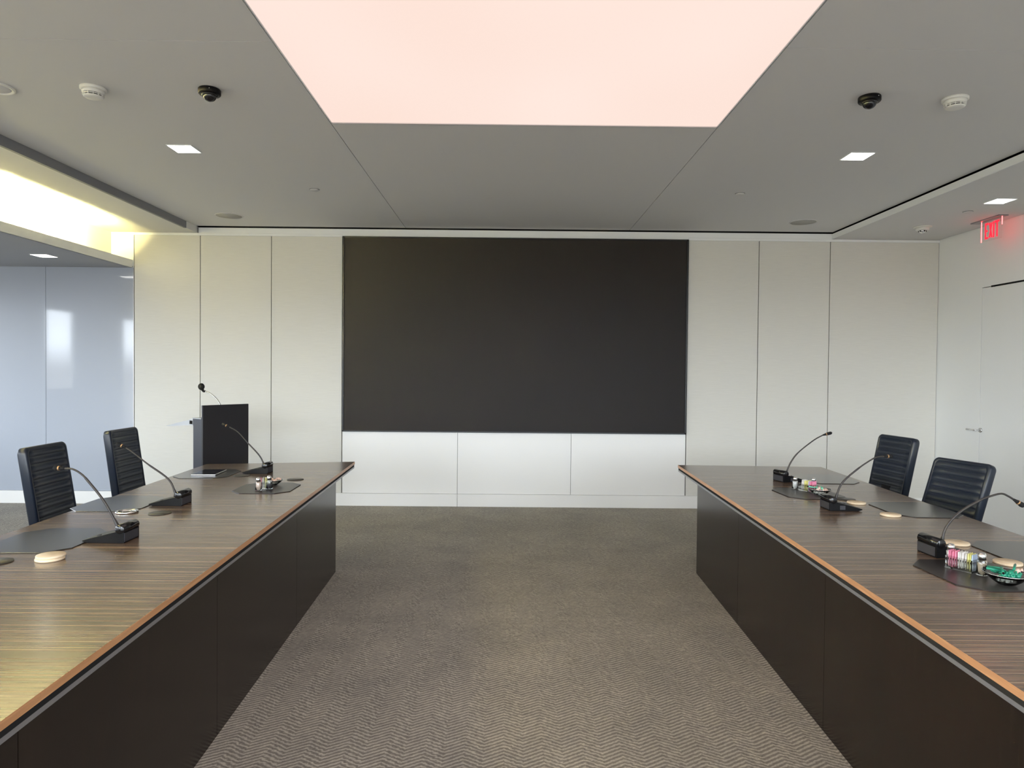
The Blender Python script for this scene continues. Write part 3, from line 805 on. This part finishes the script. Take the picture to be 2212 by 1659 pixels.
# shakers
def shaker(content, h=0.078, fill=0.8):
    t = empty('shaker', (0, 0, 0)); hb = h * 0.74
    MB().lathe([(0, 0), (0.019, 0), (0.0205, 0.002), (0.0175, hb * 0.8), (0.014, hb * 0.95), (0.013, hb), (0.0115, hb), (0.0125, hb * 0.93), (0.016, hb * 0.78), (0.0185, 0.004), (0, 0.004)], 10).build('glass_body', 'glass', t)
    MB().lathe([(0, 0.0045), (0.0178, 0.0045), (0.0150 + (1 - fill) * 0.002, hb * fill), (0, hb * fill)], 10).build('contents', content, t)
    MB().lathe([(0.0115, hb - 0.006), (0.0140, hb - 0.006), (0.0140, hb + 0.008), (0.0130, h - 0.006), (0.0095, h - 0.0015), (0.004, h), (0, h)], 24).build('metal_cap', 'chrome', t)
    return t
ZM = ZT + 0.0042
SH = [('salt', 0.080, 0.85, (1.790, 2.778), 'glass salt shaker with white salt beside the pink packets, by the near microphone'),
      ('pepper_sugar', 0.086, 0.72, (1.806, 2.617), 'glass shaker of beige sugar with a chrome cap next to the green candy bowl'),
      ('salt', 0.080, 0.85, (1.900, 4.565), 'glass salt shaker left of the far packet holder on the right table'),
      ('salt', 0.078, 0.60, (2.010, 4.540), 'glass shaker with a chrome cap behind the far candy bowl'),
      ('pink_salt', 0.082, 0.86, (-1.556, 4.335), 'glass shaker of pinkish salt at the front of the left condiments'),
      ('grille_grey', 0.085, 0.45, (-1.510, 4.398), 'glass shaker with a chrome cap standing right of the pinkish one')]
for c_, h_, f_, (x, y), lab in SH:
    t = shaker(c_, h_, f_); t.location = (x, y, ZM); t.rotation_euler = (0, 0, 0.3)
    tag(t, lab, 'shaker', 'salt and sugar shakers')

# glass packet holders with upright packets
def holder():
    t = empty('packet_holder', (0, 0, 0)); w = MB(); a, b, h = 0.050, 0.032, 0.048
    w.box(-a, a, -b, b, 0, 0.005)
    for q in ((-a, -a + 0.003, -b, b), (a - 0.003, a, -b, b), (-a, a, -b, -b + 0.003), (-a, a, b - 0.003, b)):
        w.box(q[0], q[1], q[2], q[3], 0.005, h)
    w.build('glass_box', 'glass', t)
    w = MB(); rr = 0.0017
    for k in range(11):
        x = -a + 0.004 + (2 * a - 0.008) * k / 10
        for y in (-b - 0.001, b + 0.001): w.tube([(x, y, 0.012), (x, y, h - 0.006)], rr, 6)
    for k in range(5):
        y = -b + 0.006 + (2 * b - 0.012) * k / 4
        for x in (-a - 0.001, a + 0.001): w.tube([(x, y, 0.012), (x, y, h - 0.006)], rr, 6)
    w.build('ribs', 'glass', t)
    return t
pk = {}
def packet(col):
    if col not in pk:
        w = MB(); n_ = 6
        for k in range(n_):
            z0_, z1_ = 0.062 * k / n_, 0.062 * (k + 1) / n_
            t0 = 0.0022 * math.sin(PI * max(0.06, k / n_)) + 0.0004; t1 = 0.0022 * math.sin(PI * min(0.94, (k + 1) / n_)) + 0.0004
            v_ = [w.bm.verts.new(p) for p in ((-0.018, -t0, z0_), (0.018, -t0, z0_), (0.018, t0, z0_), (-0.018, t0, z0_), (-0.018, -t1, z1_), (0.018, -t1, z1_), (0.018, t1, z1_), (-0.018, t1, z1_))]
            for q in ((0, 1, 5, 4), (1, 2, 6, 5), (2, 3, 7, 6), (3, 0, 4, 7)): w.bm.faces.new([v_[i_] for i_ in q])
            if k == 0: w.bm.faces.new([v_[i_] for i_ in (3, 2, 1, 0)])
            if k == n_ - 1: w.bm.faces.new([v_[i_] for i_ in (4, 5, 6, 7)])
        bmesh.ops.remove_doubles(w.bm, verts=w.bm.verts, dist=1e-5)
        pk[col] = w.build('sugar_packet', 'paper_' + col); return pk[col]
    return copy_tree(pk[col])
hp_ = holder()
HOLD = [((1.783, 2.693), -62, ['pink'] * 4 + ['white'] * 5 + ['yellow'] * 2 + ['blue'], 'in the near packet holder on the right table', 'packet holder nearest the camera on the right table'),
        ((1.948, 4.475), -65, ['white'] * 4 + ['yellow'] * 3 + ['lilac'] * 2 + ['pink'] * 2, 'in the far packet holder on the right table', 'packet holder farther back on the right table'),
        ((-1.545, 4.412), 20, ['pink'] * 3 + ['white'] * 2 + ['yellow'] * 3 + ['white'] * 2, 'in the packet holder on the left table', 'packet holder on the left table')]
for k, ((x, y), rz, cols, where, lab) in enumerate(HOLD):
    o = hp_ if k == 0 else copy_tree(hp_)
    if k == 2: o.scale = (0.82, 0.9, 1)
    o.location = (x, y, ZM); o.rotation_euler = (0, 0, R(rz))
    tag(o, 'ribbed glass ' + lab, 'packet holder', 'glass packet holders')
    nn = len(cols)
    for j, c_ in enumerate(cols):
        p = packet(c_)
        u = -0.041 + 0.082 * j / (nn - 1); vv = random.uniform(-0.006, 0.006)
        if k == 2: u *= 0.8; vv *= 0.8
        T = Matrix.Translation((x, y, ZM + 0.0056)) @ Matrix.Rotation(R(rz), 4, 'Z') @ Matrix.Translation((u, vv, random.uniform(0, 0.004))) @ Matrix.Rotation(PI / 2 + random.uniform(-0.12, 0.12), 4, 'Z') @ Matrix.Rotation(random.uniform(-0.05, 0.05), 4, 'X') @ Matrix.Rotation(random.uniform(-0.05, 0.05), 4, 'Y')
        p.matrix_world = T
        tag(p, '%s paper sugar packet standing %s' % (c_, where), 'sugar packet', '%s sugar packets %s' % (c_, where))

# candy bowls
def bowl(r=0.074, ring=False):
    t = empty('candy_bowl', (0, 0, 0))
    k_ = r / 0.074
    out = [(0, 0.0), (0.024, 0.0), (0.030, 0.003), (0.048, 0.016), (0.064, 0.031), (0.074, 0.040), (0.0755, 0.0415), (0.073, 0.0425), (0.061, 0.034), (0.045, 0.020), (0.028, 0.008), (0, 0.007)]
    MB().lathe([(a * k_, b) for a, b in out], 40).build('bowl', 'glass', t)
    MB().lathe([(0.073 * k_, 0.0416), (0.0765 * k_, 0.0410), (0.0765 * k_, 0.0434), (0.073 * k_, 0.0432), (0.073 * k_, 0.0416)], 40).build('rim', 'chrome', t)
    return t
def wrapped(col):
    w = MB(); w.use(col)
    w.lathe([(0, -0.010), (0.006, -0.009), (0.0085, -0.004), (0.0085, 0.004), (0.006, 0.009), (0, 0.010)], 10, Matrix.Rotation(PI / 2, 4, 'Y'))
    for s in (-1, 1):
        w.lathe([(0.0015, 0.009), (0.0035, 0.012), (0.0070, 0.018), (0.0062, 0.0185), (0.0020, 0.012), (0.0015, 0.009)], 8, Matrix.Rotation(s * PI / 2, 4, 'Y'))
    return w.build('wrapped_candy')
cand = {}
def candy(col):
    if col in cand: return copy_tree(cand[col])
    cand[col] = wrapped(col); return cand[col]
def stick(col):
    k_ = 'stick' + col
    if k_ in cand: return copy_tree(cand[k_])
    t = empty('candy_stick', (0, 0, 0))
    MB().tube([(-0.030, 0, 0), (0.030, 0, 0)], 0.0042, 10).build('wrapper', col, t)
    MB().tube([(0.030, 0, 0), (0.038, 0, 0)], [0.0042, 0.003], 10).build('dark_tip', 'black', t)
    cand[k_] = t; return t
BW = [((1.816, 2.500), 0.074, ['candy_green'] * 9 + ['candy_pink'] * 4 + ['candy_white'] * 5, 4, 'candy_green', 'in the near bowl on the right table', 'clear glass bowl heaped with green candies on the right table'),
      ((1.957, 4.330), 0.068, ['candy_pink'] * 9 + ['candy_white'] * 6 + ['candy_mint'] * 1, 2, 'candy_mint', 'in the far bowl on the right table', 'clear glass bowl of pinkish candies on the right table'),
      ((-1.532, 4.545), 0.058, ['candy_pink'] * 8 + ['candy_white'] * 3, 1, 'candy_white', 'in the bowl on the left table', 'small clear bowl of pinkish candies behind the shakers on the left table')]
bw = bowl()
names = {'candy_green': 'dark green', 'candy_pink': 'pale pinkish', 'candy_white': 'white', 'candy_mint': 'mint green'}
for k, ((x, y), r_, cols, ns, scol, where, lab) in enumerate(BW):
    o = bw if k == 0 else copy_tree(bw)
    sc = r_ / 0.074
    o.location = (x, y, ZM); o.scale = (sc, sc, sc); tag(o, lab, 'bowl', 'glass candy bowls')
    for j, c_ in enumerate(cols):
        if c_ == 'candy_white' : rr, zz = random.uniform(0.005, 0.026) * sc, 0.018
        elif k == 0 and c_ == 'candy_green': rr, zz = random.uniform(0.012, 0.048) * sc, 0.043
        else: rr, zz = random.uniform(0.008, 0.044) * sc, 0.040
        a = random.uniform(0, 2 * PI)
        if k == 0 and c_ == 'candy_green': a = random.uniform(R(100), R(290))
        if k == 0 and c_ == 'candy_pink': a = random.uniform(R(-60), R(70))
        c = candy(c_)
        c.location = (x + rr * math.cos(a), y + rr * math.sin(a), ZM + zz * sc + random.uniform(-0.004, 0.008))
        c.rotation_euler = (random.uniform(-0.5, 0.5), random.uniform(-0.5, 0.5), random.uniform(0, PI))
        tag(c, '%s wrapped candy %s' % (names[c_], where), 'candy', '%s candies %s' % (names[c_], where))
    for j in range(ns):
        c = stick(scol)
        a = R((170, 215, 120, 20)[j]); rr = 0.040 * sc
        c.location = (x + rr * math.cos(a), y + rr * math.sin(a), ZM + 0.052 * sc + 0.006 * (j % 2))
        c.rotation_euler = (0, R((-8, 6, 10, -6)[j]), a + R((0, 25, -20, 30)[j]))
        tag(c, '%s candy stick with dark tip %s' % (names[scol], where), 'candy', '%s candy sticks %s' % (names[scol], where))
